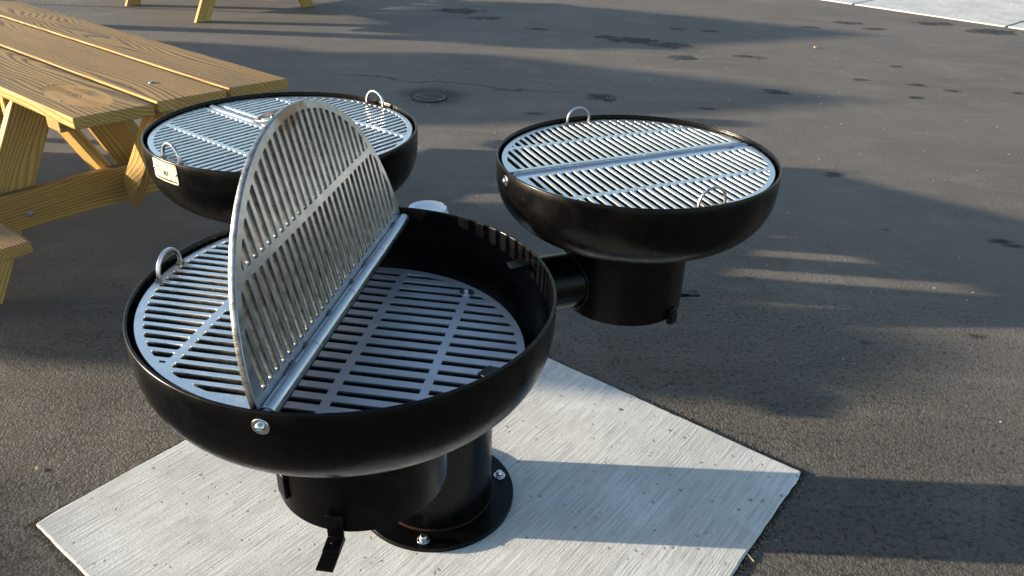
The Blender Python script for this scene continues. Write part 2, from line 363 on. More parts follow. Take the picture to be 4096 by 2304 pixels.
def fillet(poly, rad, seg=3):
    out = []; n = len(poly)
    for i in range(n):
        p = Vector(poly[i]); a = Vector(poly[i-1]) - p; b = Vector(poly[(i+1) % n]) - p
        la, lb = a.length, b.length
        if la < 1e-6 or lb < 1e-6: continue
        a.normalize(); b.normalize(); ang = a.angle(b)
        if ang > 2.75: out.append(tuple(p)); continue
        t = min(rad/math.tan(ang/2), la*.48, lb*.48); r = t*math.tan(ang/2)
        c = p + (a+b).normalized()*(r/sin(ang/2))
        p0 = p+a*t; p1 = p+b*t; a0 = p0-c; a1 = p1-c
        th0 = atan2(a0.y, a0.x); th1 = atan2(a1.y, a1.x); dth = (th1-th0+pi) % (2*pi) - pi
        for k in range(seg+1): out.append((c.x+r*cos(th0+dth*k/seg), c.y+r*sin(th0+dth*k/seg)))
    return out
def plate(name, outer, holes, th, mats, bev=.0006):
    """flat plate with holes: 2D curve fill, extruded, top at z=0"""
    cu = D.curves.new(name+'_profile', 'CURVE'); cu.dimensions = '2D'; cu.fill_mode = 'BOTH'
    cu.extrude = th/2 - bev; cu.bevel_depth = bev; cu.bevel_resolution = 0; cu.offset = -bev
    for pl in [outer]+holes:
        s = cu.splines.new('POLY'); s.points.add(len(pl)-1); s.use_cyclic_u = True
        for i, (x, y) in enumerate(pl): s.points[i].co = (x, y, 0, 1)
    ob = D.objects.new(name+'_profile', cu); COL.objects.link(ob)
    dg = bpy.context.evaluated_depsgraph_get()
    me = D.meshes.new_from_object(ob.evaluated_get(dg))
    D.objects.remove(ob); D.curves.remove(cu)
    me.name = name; me.materials.clear()
    for v in me.vertices: v.co.z -= th/2
    for m in mats: me.materials.append(m)
    if len(mats) > 1:
        for f in me.polygons:
            if abs(f.normal.z) < .5: f.material_index = 1
    return me

# ------------------------------------------------------------------ grates
RG = .3085; RIB = .165; PITCH_S = .0198; SLOT = .0118; GAP = .0165
def half_grate_mesh(name, mats, seed=0):
    rin = RG - .0125
    a0 = math.asin(GAP/RG)
    outer = [(RG*cos(a), RG*sin(a)) for a in [a0 + (pi-2*a0)*k/72 for k in range(73)]]
    outer = fillet(outer, .004)
    holes = []
    for row, (n0, n1) in enumerate(((GAP+.0115, RIB-.0065), (RIB+.0065, 9))):
        k = -20
        for k in range(-20, 21):
            u0 = k*PITCH_S - SLOT/2; u1 = u0 + SLOT
            umax = sqrt(max(rin*rin - (n0+.007)**2, 0))
            u0c, u1c = max(u0, -umax), min(u1, umax)
            if u1c - u0c < .004: continue
            def top(u): return min(n1, sqrt(max(rin*rin-u*u, 0)))
            t0, tm, t1 = top(u0c), top((u0c+u1c)/2), top(u1c)
            poly = [(u0c, n0), (u1c, n0), (u1c, t1)]
            if abs(t1-t0) > 1e-4: poly.append(((u0c+u1c)/2, tm))
            poly.append((u0c, t0))
            if max(t0, t1) - n0 < .006: continue
            holes.append(fillet(poly, .0026, 3))
    return plate(name, outer, holes, .0098, mats)
def handle_bm():
    """flat-bar half hoop, feet at x=+-.035, standing in the x-z plane"""
    bm = bmesh.new(); W, T, r, st = .0058, .0042, .0312, .009
    path = [(-r, 0), (-r, st)] + [(-r*cos(a), st + r*.98*sin(a)) for a in [pi*k/22 for k in range(1, 22)]] + [(r, st), (r, 0)]
    rings = []
    for i, (x, z) in enumerate(path):
        a = path[max(i-1, 0)]; b = path[min(i+1, len(path)-1)]
        d = Vector((b[0]-a[0], 0, b[1]-a[1])).normalized(); nr = Vector((-d.z, 0, d.x))
        rings.append([bm.verts.new(Vector((x, 0, z)) + nr*sx*T/2 + Vector((0, sy*W/2, 0))) for sx, sy in ((-1, -1), (1, -1), (1, 1), (-1, 1))])
    for i in range(len(rings)-1):
        for k in range(4): bm.faces.new((rings[i][k], rings[i][(k+1) % 4], rings[i+1][(k+1) % 4], rings[i+1][k]))
    bm.faces.new(rings[0][::-1]); bm.faces.new(rings[-1])
    for s in (-1, 1):
        lump(bm, (s*.0312, .003, .001), .0052, s*3.1, (1, 1.2, .8), 1); lump(bm, (s*.0328, -.003, .0005), .0045, s*5.7, (1, 1.1, .7), 1)
    return bm
ME_GRATE = half_grate_mesh('cooking_grate', (M_STEEL, M_CUT))
ME_GRATE2 = half_grate_mesh('cooking_grate_raised', (M_STEEL2, M_CUT2))
def add_handle(parent, n=.299):
    h = from_bm('handle', handle_bm(), [M_STEEL2, M_WELD], parent, (0, n, -.001), smooth=35, bevel=.0006)
    return h
def hinge_tube(parent, az, z, weld_side=1, raised=False):
    bm = bmesh.new(); r = .0103; L = .303
    cuts = [-L, -L*.5, 0, L*.5, L]
    for i in range(4):
        tube(bm, (cuts[i]+.0006, 0, 0), (cuts[i+1]-.0006, 0, 0), r, 28, bev=.0008)
    tube(bm, (-L-.006, 0, 0), (L+.006, 0, 0), r*.72, 16)
    o = from_bm('hinge_tube', bm, M_TUBE, parent, (0, 0, z), (0, 0, 0), smooth=40)
    for (u, ln, sd) in ((-.215, .034, 1), (-.07, .012, 1), (.10, .036, 1), (.255, .02, -1), (-.16, .012, 1), (.03, .010, 1)):
        bm = bmesh.new()
        if raised: off = (.0085, .0068)
        else: off = (sd*.0105, .0045)
        bead(bm, [(u + ln*(k/11-.5), off[0] + .0006*sin(k*1.9), off[1]) for k in range(12)], .0046 if raised else .0034, 8, .5, seed=u*40)
        from_bm('weld_bead', bm, M_WELD2 if raised else M_WELD, o, smooth=60)
    return o

def bowl_bm(th=.0048):
    bm = bmesh.new(); hs, Dp, p = .02, .19, 2.9
    def curve(ra, d, zs):
        out = []
        for k in range(33):
            a = pi/2*k/32
            rr = max(cos(a), 0)**(2/p)*ra; dz = sin(a)**(2/p)*d
            out.append((rr if k < 32 else 0, zs-dz))
        return out
    prof = curve(R, Dp-hs, -hs)[::-1]
    prof += [(R, -.002), (R-.0008, -.0006), (R-.002, 0), (R-th+.0012, 0), (R-th+.0004, -.0006), (R-th, -.002)]
    prof += curve(R-th, Dp-hs-th, -hs)
    lathe(bm, prof, 160)
    return bm
def charcoal_grate(parent, rz):
    rg = .276; rin = rg-.0125; pitch = .0269; sl = .0122
    outer = [(rg*cos(2*pi*k/128), rg*sin(2*pi*k/128)) for k in range(128)]
    ribs = [-.275, -.1425, -.0095, .1235, .275]; hw = .0068
    holes = []
    for i in range(4):
        n0, n1 = ribs[i]+hw, ribs[i+1]-hw
        for k in range(-11, 12):
            u0 = k*pitch + .0085 - sl/2; u1 = u0+sl
            if max(abs(u0), abs(u1)) > rin-.006: continue
            lim = min(sqrt(rin**2-u0**2), sqrt(rin**2-u1**2))
            a, b = max(n0, -lim), min(n1, lim)
            if b-a < .008: continue
            poly = [(u0, a), (u1, a), (u1, b), (u0, b)]
            if a == -lim: poly[0] = (u0, max(n0, -sqrt(rin**2-u0**2))); poly[1] = (u1, max(n0, -sqrt(rin**2-u1**2)))
            if b == lim: poly[2] = (u1, min(n1, sqrt(rin**2-u1**2))); poly[3] = (u0, min(n1, sqrt(rin**2-u0**2)))
            holes.append(fillet(poly, .0008, 1))
    me = plate('charcoal_grate', outer, holes, .0045, (M_FIRE, M_FIRE), .0003)
    return link('charcoal_grate', me, [], parent, (0, 0, -.110), (0, 0, rz))
def bolt_round(name, parent, M, washer=.0125, head=.0066):
    bm = bmesh.new()
    lathe(bm, [(0, 0), (washer, 0), (washer, .0014), (washer-.0008, .002), (0, .002)], 32)
    lathe(bm, [(head, .002), (head*.97, .0045), (head*.72, .0066), (head*.45, .0072), (head*.42, .0050), (0, .0050)], 24)
    o = from_bm(name, bm, M_ZINC, parent, smooth=35); o.matrix_local = M
    return o
def hexbolt(name, parent, M, s=1.):
    bm = bmesh.new()
    lathe(bm, [(0, 0), (.0155*s, 0), (.0155*s, .0018), (.0148*s, .0026), (0, .0026)], 32)
    hx = [(.0105*s*cos(pi/3*k+.3), .0105*s*sin(pi/3*k+.3)) for k in range(6)]
    prism(bm, hx, .0026, .0115*s)
    lathe(bm, [(.0085*s, .0115*s), (.0070*s, .0150*s), (0, .0152*s)], 20)
    o = from_bm(name, bm, M_ZINC, parent, smooth=35, bevel=.0005); o.matrix_local = M
    return o

# ------------------------------------------------------------------ THE GRILL
GR = empty('park_grill', (PC[0], PC[1], .008))
tag(GR, 'black steel pedestal grill with three round bowls on arms, bolted to the concrete slab', 'grill')
G0 = Vector((PC[0], PC[1], .008))
def gl(x, y, z): return Vector((x, y, z)) - G0

bm = bmesh.new(); lathe(bm, [(0, 0), (.2023, 0), (.2023, .011), (.2013, .012), (0, .012)], 128)
base = from_bm('base_plate', bm, M_BLACK2, GR, smooth=30)
for k, a in enumerate((-94.4, 20.2, 142.)):
    hexbolt('anchor_bolt', base, Matrix.Translation((.175*cos(radians(a)), .175*sin(radians(a)), .012)) @ Matrix.Rotation(k*.7, 4, 'Z'))
bm = bmesh.new(); lathe(bm, [(.1435, 0), (.1435, .672), (.1425, .674), (0, .674)], 128)
post = from_bm('post', bm, M_BLACK, GR, (0, 0, .012), smooth=30)
bm = bmesh.new(); bead(bm, ringpath(.1440, .0005, 260), .0042, 6, .28, True)
from_bm('base_weld', bm, M_RUSTY, post, smooth=60)

for i, ((cx, cy), az) in enumerate(BOWLS):
    ph = radians(ARM[i]); ux, uy = cos(ph), sin(ph)
    # arm pipe
    bm = bmesh.new(); za = .590
    tube(bm, gl(PC[0]+ux*.12, PC[1]+uy*.12, za), gl(cx-ux*.13, cy-uy*.13, za), .067, 72, cap=False)
    arm = from_bm('arm', bm, M_BLACK, GR, smooth=30)
    for (qx, qy, sg, rad) in ((PC[0], PC[1], 1, .1435), (cx, cy, -1, .146)):
        pts = []
        for k in range(110):
            a = 2*pi*k/110; w = .0685*cos(a); zz = .0685*sin(a)
            dd = sqrt(rad*rad-w*w)+.001
            pts.append(gl(qx+sg*ux*dd - uy*w, qy+sg*uy*dd + ux*w, za+zz))
        bm = bmesh.new(); bead(bm, pts, .0042, 6, .3, True)
        from_bm('arm_weld', bm, M_BLACK, arm, smooth=60)
    # ash drum
    bm = bmesh.new()
    lathe(bm, [(0, .5195), (.1425, .5195), (.1425, .5175), (.1455, .5175), (.1465, .5185), (.1465, .706), (.14, .706)], 128)
    bmesh.ops.translate(bm, verts=bm.verts, vec=(0, 0, -.5175))
    drum = from_bm('ash_drum', bm, M_BLACK2, GR, gl(cx, cy, .5175), smooth=30)
    bm = bmesh.new(); bead(bm, ringpath(.1475, .1825, 240), .0035, 6, .25, True)
    from_bm('drum_weld', bm, M_BLACK, drum, smooth=60)
    # latch straps under the drum
    specs = {0: [(-96.5, True), (-139., False)], 1: [(-43., False), (15., True)], 2: [(200., False), (75., True)]}[i]
    for (a, long) in specs:
        bm = bmesh.new(); w = .0135
        if long:
            # vertical tab folded out over the drum edge, then two overlapped flat straps
            sec = [(.1468, .034), (.1495, .0395), (.155, .0395), (.1565, .035), (.1565, -.003), (.184, -.006), (.1845, -.0095), (.1525, -.0072), (.1525, .031), (.1468, .031)]
            prof = [(x, z) for x, z in sec]
            va = [bm.verts.new((x, -w, z)) for x, z in prof]; vb = [bm.verts.new((x, w, z)) for x, z in prof]
            bm.faces.new(va); bm.faces.new(vb[::-1])
            for q in range(len(prof)):
                q2 = (q+1) % len(prof); bm.faces.new((va[q], vb[q], vb[q2], va[q2]))
            m2 = Matrix.Translation((.172, 0, -.0118)) @ Matrix.Rotation(radians(4), 4, 'Y')
            box(bm, (-.022, -w*1.02, -.0022), (.0425, w*1.02, .0022), m2)
            lathe(bm, [(0, .0003), (.0048, .0003), (.0052, .0012), (.0040, .0016), (0, .0013)], 20, mat=Matrix.Translation((.166, 0, -.0045)) @ Matrix.Rotation(radians(6), 4, 'Y'))
        else:
            if i == 0: box(bm, (.1455, -w, .030), (.1530, w, .078))
            else: box(bm, (.1455, -w, -.010), (.1560, w, .028)); box(bm, (.1560, -w*.9, -.010), (.1600, w*.9, .021))
        from_bm('latch_strap', bm, M_BLACK2, drum, (0, 0, 0), (0, 0, radians(a)), smooth=30, bevel=.0018)
    # bowl
    tilt = Matrix.Identity(4)
    if i == 1: tilt = Matrix.Rotation(-.0166, 4, 'Y')
    BW = from_bm('bowl', bowl_bm(), M_BLACK, GR, smooth=40)
    BW.matrix_local = Matrix.Translation(gl(cx, cy, ZR)) @ tilt
    rz = radians(az)
    for s in (0, 1):
        a = rz + pi*s
        m = Matrix.Translation((R*cos(a), R*sin(a), -.0215)) @ Matrix.Rotation(a, 4, 'Z') @ Matrix.Rotation(pi/2, 4, 'Y')
        bolt_round('pivot_bolt', BW, m, .0118, .0064)
    # rest tabs inside the bowl
    for a in (28.6, -39.4, 152., -141.):
        aa = radians(a) if i == 0 else rz + radians(a-81.8)
        bm = bmesh.new(); box(bm, (R-.0048-.036, -.013, -.0030), (R-.0040, .013, .0030))
        if a == 28.6: lump(bm, (R-.010, -.004, -.006), .0065, 2.2)
        from_bm('rest_tab', bm, M_BLACK2, BW, (0, 0, -.0265), (0, 0, aa), smooth=30, bevel=.0012)
    cg = charcoal_grate(GR, 0); cg.matrix_local = Matrix.Translation(gl(cx, cy, ZR)) @ tilt @ Matrix.Translation((0, 0, -.110)) @ Matrix.Rotation(rz, 4, 'Z')
    aa = radians(42.8)
    bolt_round('grate_bolt', cg, Matrix.Translation((.2085, -.141+.0, .0002)), .0135, .0062)
    # hinge and cooking grates
    sb = bmesh.new(); box(sb, (-.300, .0135, -.060), (.300, .0175, -.0215))  # added strip that stops sunlight passing under the hinge tube
    sbo = from_bm('sun_stop_bar', sb, M_BLACK, GR); sbo.matrix_local = Matrix.Translation(gl(cx, cy, ZR)) @ tilt @ Matrix.Rotation(rz, 4, 'Z')
    hm = Matrix.Translation(gl(cx, cy, ZR)) @ tilt @ Matrix.Rotation(rz, 4, 'Z')
    he = hinge_tube(GR, az, 0, raised=(i == 0)); he.matrix_local = hm @ Matrix.Translation((0, 0, -.0165))
    g1 = link('cooking_grate', ME_GRATE, [], GR); g1.matrix_local = hm @ Matrix.Translation((0, 0, -.0095)); add_handle(g1)
    if i == 0:
        # raised half: top face turned towards the left, leaning 12 degrees past upright
        g2 = link('cooking_grate', ME_GRATE2, [], GR)
        # local x along hinge (flipped), local y outward from hinge, local z top face
        ex = Vector((-1, 0, 0)); ey = Vector((0, sin(radians(12)), cos(radians(12)))); ez = ex.cross(ey)
        mm = Matrix(((ex.x, ey.x, ez.x, 0), (ex.y, ey.y, ez.y, 0), (ex.z, ey.z, ez.z, 0), (0, 0, 0, 1)))
        g2.matrix_local = hm @ Matrix.Translation((0, .004, -.0165)) @ mm @ Matrix.Translation((0, -.0095, .0125))
        g2['label'] = 'half grate standing upright on its hinge'
        add_handle(g2)
    else:
        g2 = link('cooking_grate', ME_GRATE, [], GR); g2.matrix_local = hm @ Matrix.Translation((0, 0, -.0095)) @ Matrix.Rotation(pi, 4, 'Z'); add_handle(g2)

# nameplate on the back-left bowl, wrapped round the wall
def wrapmesh(me, rad, a_mid, z_mid, depth):
    for v in me.vertices:
        a = a_mid + v.co.x/rad; rr = rad + v.co.z + depth; z = z_mid + v.co.y
        v.co = (rr*cos(a), rr*sin(a), z)
cx, cy = BOWLS[2][0]
outer = fillet([(-.0445, -.0225), (.0445, -.0225), (.0445, .0225), (-.0445, .0225)], .004)
bm = bmesh.new(); NX = 28
for j in range(NX):
    x0, x1 = -.0445+.089*j/NX, -.0445+.089*(j+1)/NX
    def hy(x): 
        e = max(0, abs(x)-(.0445-.004)); return .0225 - (.004-sqrt(max(.004**2-e*e, 0)))
    for zf in (0, .0016):
        q = [bm.verts.new((x, y, zf)) for x, y in ((x0, -hy(x0)), (x1, -hy(x1)), (x1, hy(x1)), (x0, hy(x0)))]
        bm.faces.new(q)
bmesh.ops.remove_doubles(bm, verts=bm.verts, dist=1e-5)
me = D.meshes.new('nameplate'); bm.to_mesh(me); bm.free()
PA, PZ = radians(-126.4), -.0270
wrapmesh(me, R, PA, PZ, .0004)
npl = link('nameplate', me, M_PLATE, GR, gl(cx, cy, ZR))
for s in (-1, 1):
    a = PA + s*.0405/R
    bm = bmesh.new(); lathe(bm, [(0, 0), (.0030, 0), (.0027, .0014), (.0014, .0022), (0, .0024)], 16)
    rv = from_bm('rivet', bm, M_ZINC, npl, smooth=40)
    rv.matrix_local = Matrix.Translation(((R+.0018)*cos(a), (R+.0018)*sin(a), PZ+.001)) @ Matrix.Rotation(a, 4, 'Z') @ Matrix.Rotation(pi/2, 4, 'Y')
def text_mesh(txt, size, x, y, shear=0., sx=1.):
    cu = D.curves.new('lettering', 'FONT'); cu.body = txt; cu.size = size; cu.extrude = .0002; cu.offset = size*.012; cu.shear = shear; cu.space_character = 1.05
    ob = D.objects.new('lettering_tmp', cu); COL.objects.link(ob)
    m = D.meshes.new_from_object(ob.evaluated_get(bpy.context.evaluated_depsgraph_get())); D.objects.remove(ob); D.curves.remove(cu)
    b = bmesh.new(); b.from_mesh(m); bmesh.ops.subdivide_edges(b, edges=[e for e in b.edges if e.calc_length() > .003], cuts=1)
    for v in b.verts: v.co.x = v.co.x*sx + x; v.co.y += y
    b.to_mesh(m); b.free(); m.materials.clear(); return m
for txt, sz, x, y, sx in (('MDF', .0150, -.0035, -.0075, .62), ('www.mostdependable.com', .0066, -.0305, -.0185, .93)):
    m = text_mesh(txt, sz, x, y, 0, sx); wrapmesh(m, R, PA, PZ, .0022); m.name = 'lettering'
    link('lettering', m, M_INK, npl)
# the small line drawing engraved beside the letters
bm = bmesh.new()
def stroke(pts, w=.0007):
    for k in range(len(pts)-1):
        a = Vector((*pts[k], 0)); b = Vector((*pts[k+1], 0)); d = (b-a).normalized(); nn = Vector((-d.y, d.x, 0))*w/2
        q = [bm.verts.new(v) for v in (a-nn, b-nn, b+nn, a+nn)]; bm.faces.new(q)
stroke([(-.0265, .0068), (-.0225, .0085), (-.0195, .0066), (-.0235, .0052), (-.0265, .0068)], .0011)
stroke([(-.0175, .0125), (-.0150, .0138), (-.0128, .0126)], .0013); stroke([(-.0110, .0098), (-.0080, .0112), (-.0062, .0096), (-.0085, .0086)], .0011)
stroke([(-.0178, .0122), (-.0172, .0050), (-.0195, .0005), (-.0215, -.0008)]); stroke([(-.0245, .0048), (-.0230, .0002), (-.0195, -.0012), (-.0150, .0012)])
stroke([(-.0120, .0085), (-.0118, .0040), (-.0065, .0044)]); stroke([(-.0150, .0010), (-.0148, -.0090)]); stroke([(-.0120, .0038), (-.0112, -.0092)]); stroke([(-.0148, -.0092), (-.0085, -.0105)], .0005)
m = D.meshes.new('emblem'); bm.to_mesh(m); bm.free(); wrapmesh(m, R, PA, PZ, .0023); link('emblem', m, M_INK, npl)

# ------------------------------------------------------------------ paper cup on the post
CUPZ = .008+.012+.674
cup = empty('paper_cup', (-.187, 1.560, CUPZ)); tag(cup, 'white takeaway cup with a domed white plastic lid on top of the grill post', 'cup')
bm = bmesh.new(); lathe(bm, [(0, .003), (.0275, .003), (.0285, 0), (.0295, .001), (.0405, .104), (.0418, .105), (.0418, .107), (.0400, .107), (.028, .006), (0, .006)], 64)
from_bm('cup_body', bm, M_CUP, cup, smooth=35)
bm = bmesh.new()
lathe(bm, [(.0430, .1010), (.0450, .1015), (.0452, .1055), (.0428, .1080), (.0418, .1180), (.0408, .1205), (.0390, .1210), (.0368, .1195), (.0335, .1135), (.0320, .1125), (.0075, .1120), (.0065, .1100), (.0030, .1095), (0, .1100)], 72)
from_bm('lid', bm, M_LID, cup, smooth=35)
bm = bmesh.new(); prism(bm, fillet([(-.0030, -.0017), (.0030, -.0017), (.0030, .0017), (-.0030, .0017)], .0012), 0, .0005, Matrix.Translation((.0352, .0176, .1205)) @ Matrix.Rotation(radians(116), 4, 'Z'))
from_bm('sip_hole', bm, M_HOLE, cup)

# ------------------------------------------------------------------ picnic tables
LM = {}
def board(name, parent, p0, p1, w, th, wdir, bev=.004, mat=None, cut0=None, cut1=None):
    """board whose local Y runs p0->p1, local X = width direction wdir, local Z = thickness"""
    p0 = Vector(p0); p1 = Vector(p1); y = (p1-p0).normalized(); x = Vector(wdir); x = (x - y*x.dot(y)).normalized(); z = x.cross(y)
    L = (p1-p0).length; bm = bmesh.new()
    c0 = cut0 or (0, 0, 0); c1 = cut1 or (0, 0, 0)      # (a, b, c): end offset = a + b*x + c*z
    vs = []
    for (sy) in (0, 1):
        for sx, sz in ((-1, -1), (1, -1), (1, 1), (-1, 1)):
            X = sx*w/2; Z = sz*th/2; c = c1 if sy else c0
            vs.append(bm.verts.new((X, (L if sy else 0) + c[0] + c[1]*X + c[2]*Z, Z)))
    for f in ((0, 3, 2, 1), (4, 5, 6, 7), (0, 1, 5, 4), (1, 2, 6, 5), (2, 3, 7, 6), (3, 0, 4, 7)): bm.faces.new([vs[i] for i in f])
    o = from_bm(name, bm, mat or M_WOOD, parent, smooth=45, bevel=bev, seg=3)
    m = Matrix(((x.x, y.x, z.x, p0.x), (x.y, y.y, z.y, p0.y), (x.z, y.z, z.z, p0.z), (0, 0, 0, 1)))
    o.matrix_local = m; LM[o.name] = m
    return o
def dome(parent, M, r=.0125, h=.006):
    bm = bmesh.new(); lathe(bm, [(r, 0), (r*.92, h*.45), (r*.6, h*.85), (0, h)], 20)
    o = from_bm('carriage_bolt', bm, M_GALV, parent, smooth=50); o.matrix_local = M; return o
def make_table():
    """x across, y along the boards away from the near end, origin at the near left corner of the top"""
    T = empty('picnic_table'); th = .038; zt = .754; LEN = 2.3
    xs = [(0, .243, 0., -.026), (.264, .499, -.009, -.037), (.520, .740, -.022, -.056)]
    for (x0, x1, y0, y1) in xs:
        w = x1-x0; s = (y1-y0)/w
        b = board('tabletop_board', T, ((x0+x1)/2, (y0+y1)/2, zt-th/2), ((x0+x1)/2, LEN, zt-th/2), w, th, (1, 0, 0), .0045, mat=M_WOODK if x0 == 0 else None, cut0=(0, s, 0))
        inv = LM[b.name].inverted()
        for (bx, by) in {0: [(.06, .21)], 1: [(.296, .230), (.457, .214), (.375, .221)], 2: [(.551, .207), (.707, .196)]}[xs.index((x0, x1, y0, y1))]:
            big = (bx == .375)
            dome(b, inv @ Matrix.Translation((bx, by, zt)), .0125 if big else .0048, .005 if big else .0016)
    zb = .438
    for (x0, x1) in ((-.218-.140, -.218), (.742+.218, .742+.218+.140)):
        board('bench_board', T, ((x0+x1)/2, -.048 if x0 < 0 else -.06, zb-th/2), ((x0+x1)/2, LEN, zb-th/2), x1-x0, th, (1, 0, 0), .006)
    def cleat(y0, y1, x0=.006, x1=.734):
        board('top_cleat', T, (x0, (y0+y1)/2, zt-th-.019), (x1, (y0+y1)/2, zt-th-.019), y1-y0, .038, (0, 1, 0), .003)
    cleat(.128, .217); cleat(.885, .975); cleat(LEN-.217, LEN-.128)
    for yb, sg in ((.465, 1), (LEN-.465, -1)):
        lp = yb + sg*(.038+.019)                    # plane of the legs
        beam = board('seat_beam', T, (-.46, yb+sg*.019, .333), (1.20, yb+sg*.019, .333), .136, .038, (0, 0, 1), .003)
        if sg > 0:
            for bx in (-.036, .80):
                dome(beam, LM[beam.name].inverted() @ Matrix.Translation((bx, yb-.0002, .318)) @ Matrix.Rotation(pi/2, 4, 'X'))
        zl = zt-th
        for side in (0, 1):
            xt, xb = (.105, -.27) if side == 0 else (.637, 1.012)
            sl = (xb-xt)/zl; k = -sl if side == 0 else -sl
            L = sqrt((xb-xt)**2+zl**2); cosx = zl/L
            wd = (1, 0, 0); tn = (xb-xt)/zl
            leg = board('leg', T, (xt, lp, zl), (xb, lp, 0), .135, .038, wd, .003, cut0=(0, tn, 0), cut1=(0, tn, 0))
        board('leg_cleat', T, (.006, lp+sg*.038, zl-.0445), (.734, lp+sg*.038, zl-.0445), .089, .038, (0, 0, 1), .003)
        # knee brace: from the middle of the beam up towards the table end
        dy = -sg
        xk = .322
        a = Vector((xk, yb + dy*.030, .300)); b = Vector((xk, yb+dy*(.030+.375*.85), .300+.375))
        kb = board('knee_brace', T, a, b, .089, .038, (0, dy*-1, .0), .003, cut0=(-.0, .62, 0), cut1=(.045, -.85, 0))
        if sg > 0:
            kb_m = LM[kb.name].inverted() @ Matrix.Translation((xk, yb-.072, .296)) @ Matrix.Rotation(radians(52), 4, 'X')
            dome(kb, kb_m)
    # inner diagonal behind the near beam
    board('diagonal_brace', T, (.332, .585, .30), (.125, .585, .70), .140, .038, (0, 1, 0), .003)
    # nearer view through the frame: second diagonal leaning the same way
    board('diagonal_brace', T, (.537, .70, .195), (.30, .70, .70), .038, .125, (0, 1, 0), .003)
    return T
def copy_tree(o, parent=None):
    c = o.copy(); COL.objects.link(c); c.parent = parent
    if parent is not None: c.matrix_parent_inverse = o.matrix_parent_inverse.copy()
    for ch in list(o.children): copy_tree(ch, c)
    return c
TB = make_table()
TB.location = (-1.3345, 2.2894, 0); TB.rotation_euler = (0, 0, radians(51.8))
tag(TB, 'pale pine picnic table whose boards end beside the back left grill bowl', 'picnic table', 'wooden picnic tables in the yard')
T2 = copy_tree(TB)
T2.location = (-2.49, 7.72, 0); T2.rotation_euler = (0, 0, radians(53))
tag(T2, 'wooden picnic table in the background with only its leg ends in view', 'picnic table')

# ------------------------------------------------------------------ ground, slab, path, drain
bm = bmesh.new()
for (a, b, c, d) in ((-120, -120, 120, 120),):
    vs = [bm.verts.new(v) for v in ((a, b, 0), (c, b, 0), (c, d, 0), (a, d, 0))]; bm.faces.new(vs)
tag(from_bm('asphalt_ground', bm, mat_asphalt()), kind='structure')

TH = radians(-37.25); N1 = Vector((cos(TH), sin(TH), 0)); N2 = Vector((-sin(TH), cos(TH), 0))
padc = (N1*(-1.769-.362)/2 + N2*(1.835+.415)/2)
hx, hy = (1.769-.362)/2, (1.835-.415)/2
pts = []
def edge(a, b, n=60):
    for k in range(n):
        t = k/n; p = Vector(a).lerp(Vector(b), t); nr = (Vector(b)-Vector(a)).normalized(); nr = Vector((nr.y, -nr.x))
        p += nr*(.0024*noise.noise(Vector((p.x*9, p.y*9, 3))) + .0025*noise.noise(Vector((p.x*45, p.y*45, 8))))
        pts.append((p.x, p.y))
edge((-hx+.006, -hy), (hx-.006, -hy)); edge((hx, -hy+.006), (hx, hy-.005)); edge((hx-.004, hy), (-hx+.006, hy)); edge((-hx, hy-.005), (-hx, -hy+.016))
bm = bmesh.new(); prism(bm, pts, -.06, .008)
pspots = [(.332,1.884,.008),(.397,1.88,.009),(.482,1.841,.010),(.559,1.775,.007),(.614,1.648,.006),(.725,1.654,.0085),(.650,1.563,.009),(.382,1.496,.007),(.182,1.441,.009),(.346,1.934,.010),(.437,1.371,.009),(.101,2.02,.008),(.54,1.561,.004),(.295,1.657,.005)]
inv = Matrix.Translation(padc) @ Matrix.Rotation(TH, 4, 'Z')
loc = [((inv.inverted() @ Vector((x, y, 0))).x, (inv.inverted() @ Vector((x, y, 0))).y, r) for x, y, r in pspots]
pad = from_bm('concrete_slab', bm, mat_concrete('broomed_concrete', loc), None, padc, (0, 0, TH), bevel=.004, seg=2)
tag(pad, kind='structure')

pd = Vector((.695, -.719, 0)).normalized(); pn = Vector((.719, .695, 0))
bm = bmesh.new(); a = atan2(pd.y, pd.x)
Lj = 1.755; x = -26.0
gapw = .028; offs = -.07
k0 = -12
for k in range(k0, 14):
    s0 = k*Lj + gapw/2; s1 = (k+1)*Lj - gapw/2
    prism(bm, fillet([(s0, 0), (s1, 0), (s1, 2.6), (s0, 2.6)], .01, 2), -.08, .013)
path = from_bm('sidewalk', bm, mat_concrete('path_concrete', (), radians(90), 1.0, 1.3), None, (4.10, 10.27, 0), (0, 0, a), bevel=.006)
tag(path, kind='structure')
bm = bmesh.new(); box(bm, (k0*Lj, .01, .001), (14*Lj, 2.59, .006)); 
tag(from_bm('sidewalk_joint_bed', bm, M_HOLE, None, (4.10, 10.27, 0), (0, 0, a)), kind='structure')
bm = bmesh.new(); box(bm, (k0*Lj, 2.64, -.05), (14*Lj, 9, .012))
tag(from_bm('verge_ground', bm, mat_plain('dry_verge', (.16, .14, .08), .9), None, (4.10, 10.27, 0), (0, 0, a)), kind='structure')

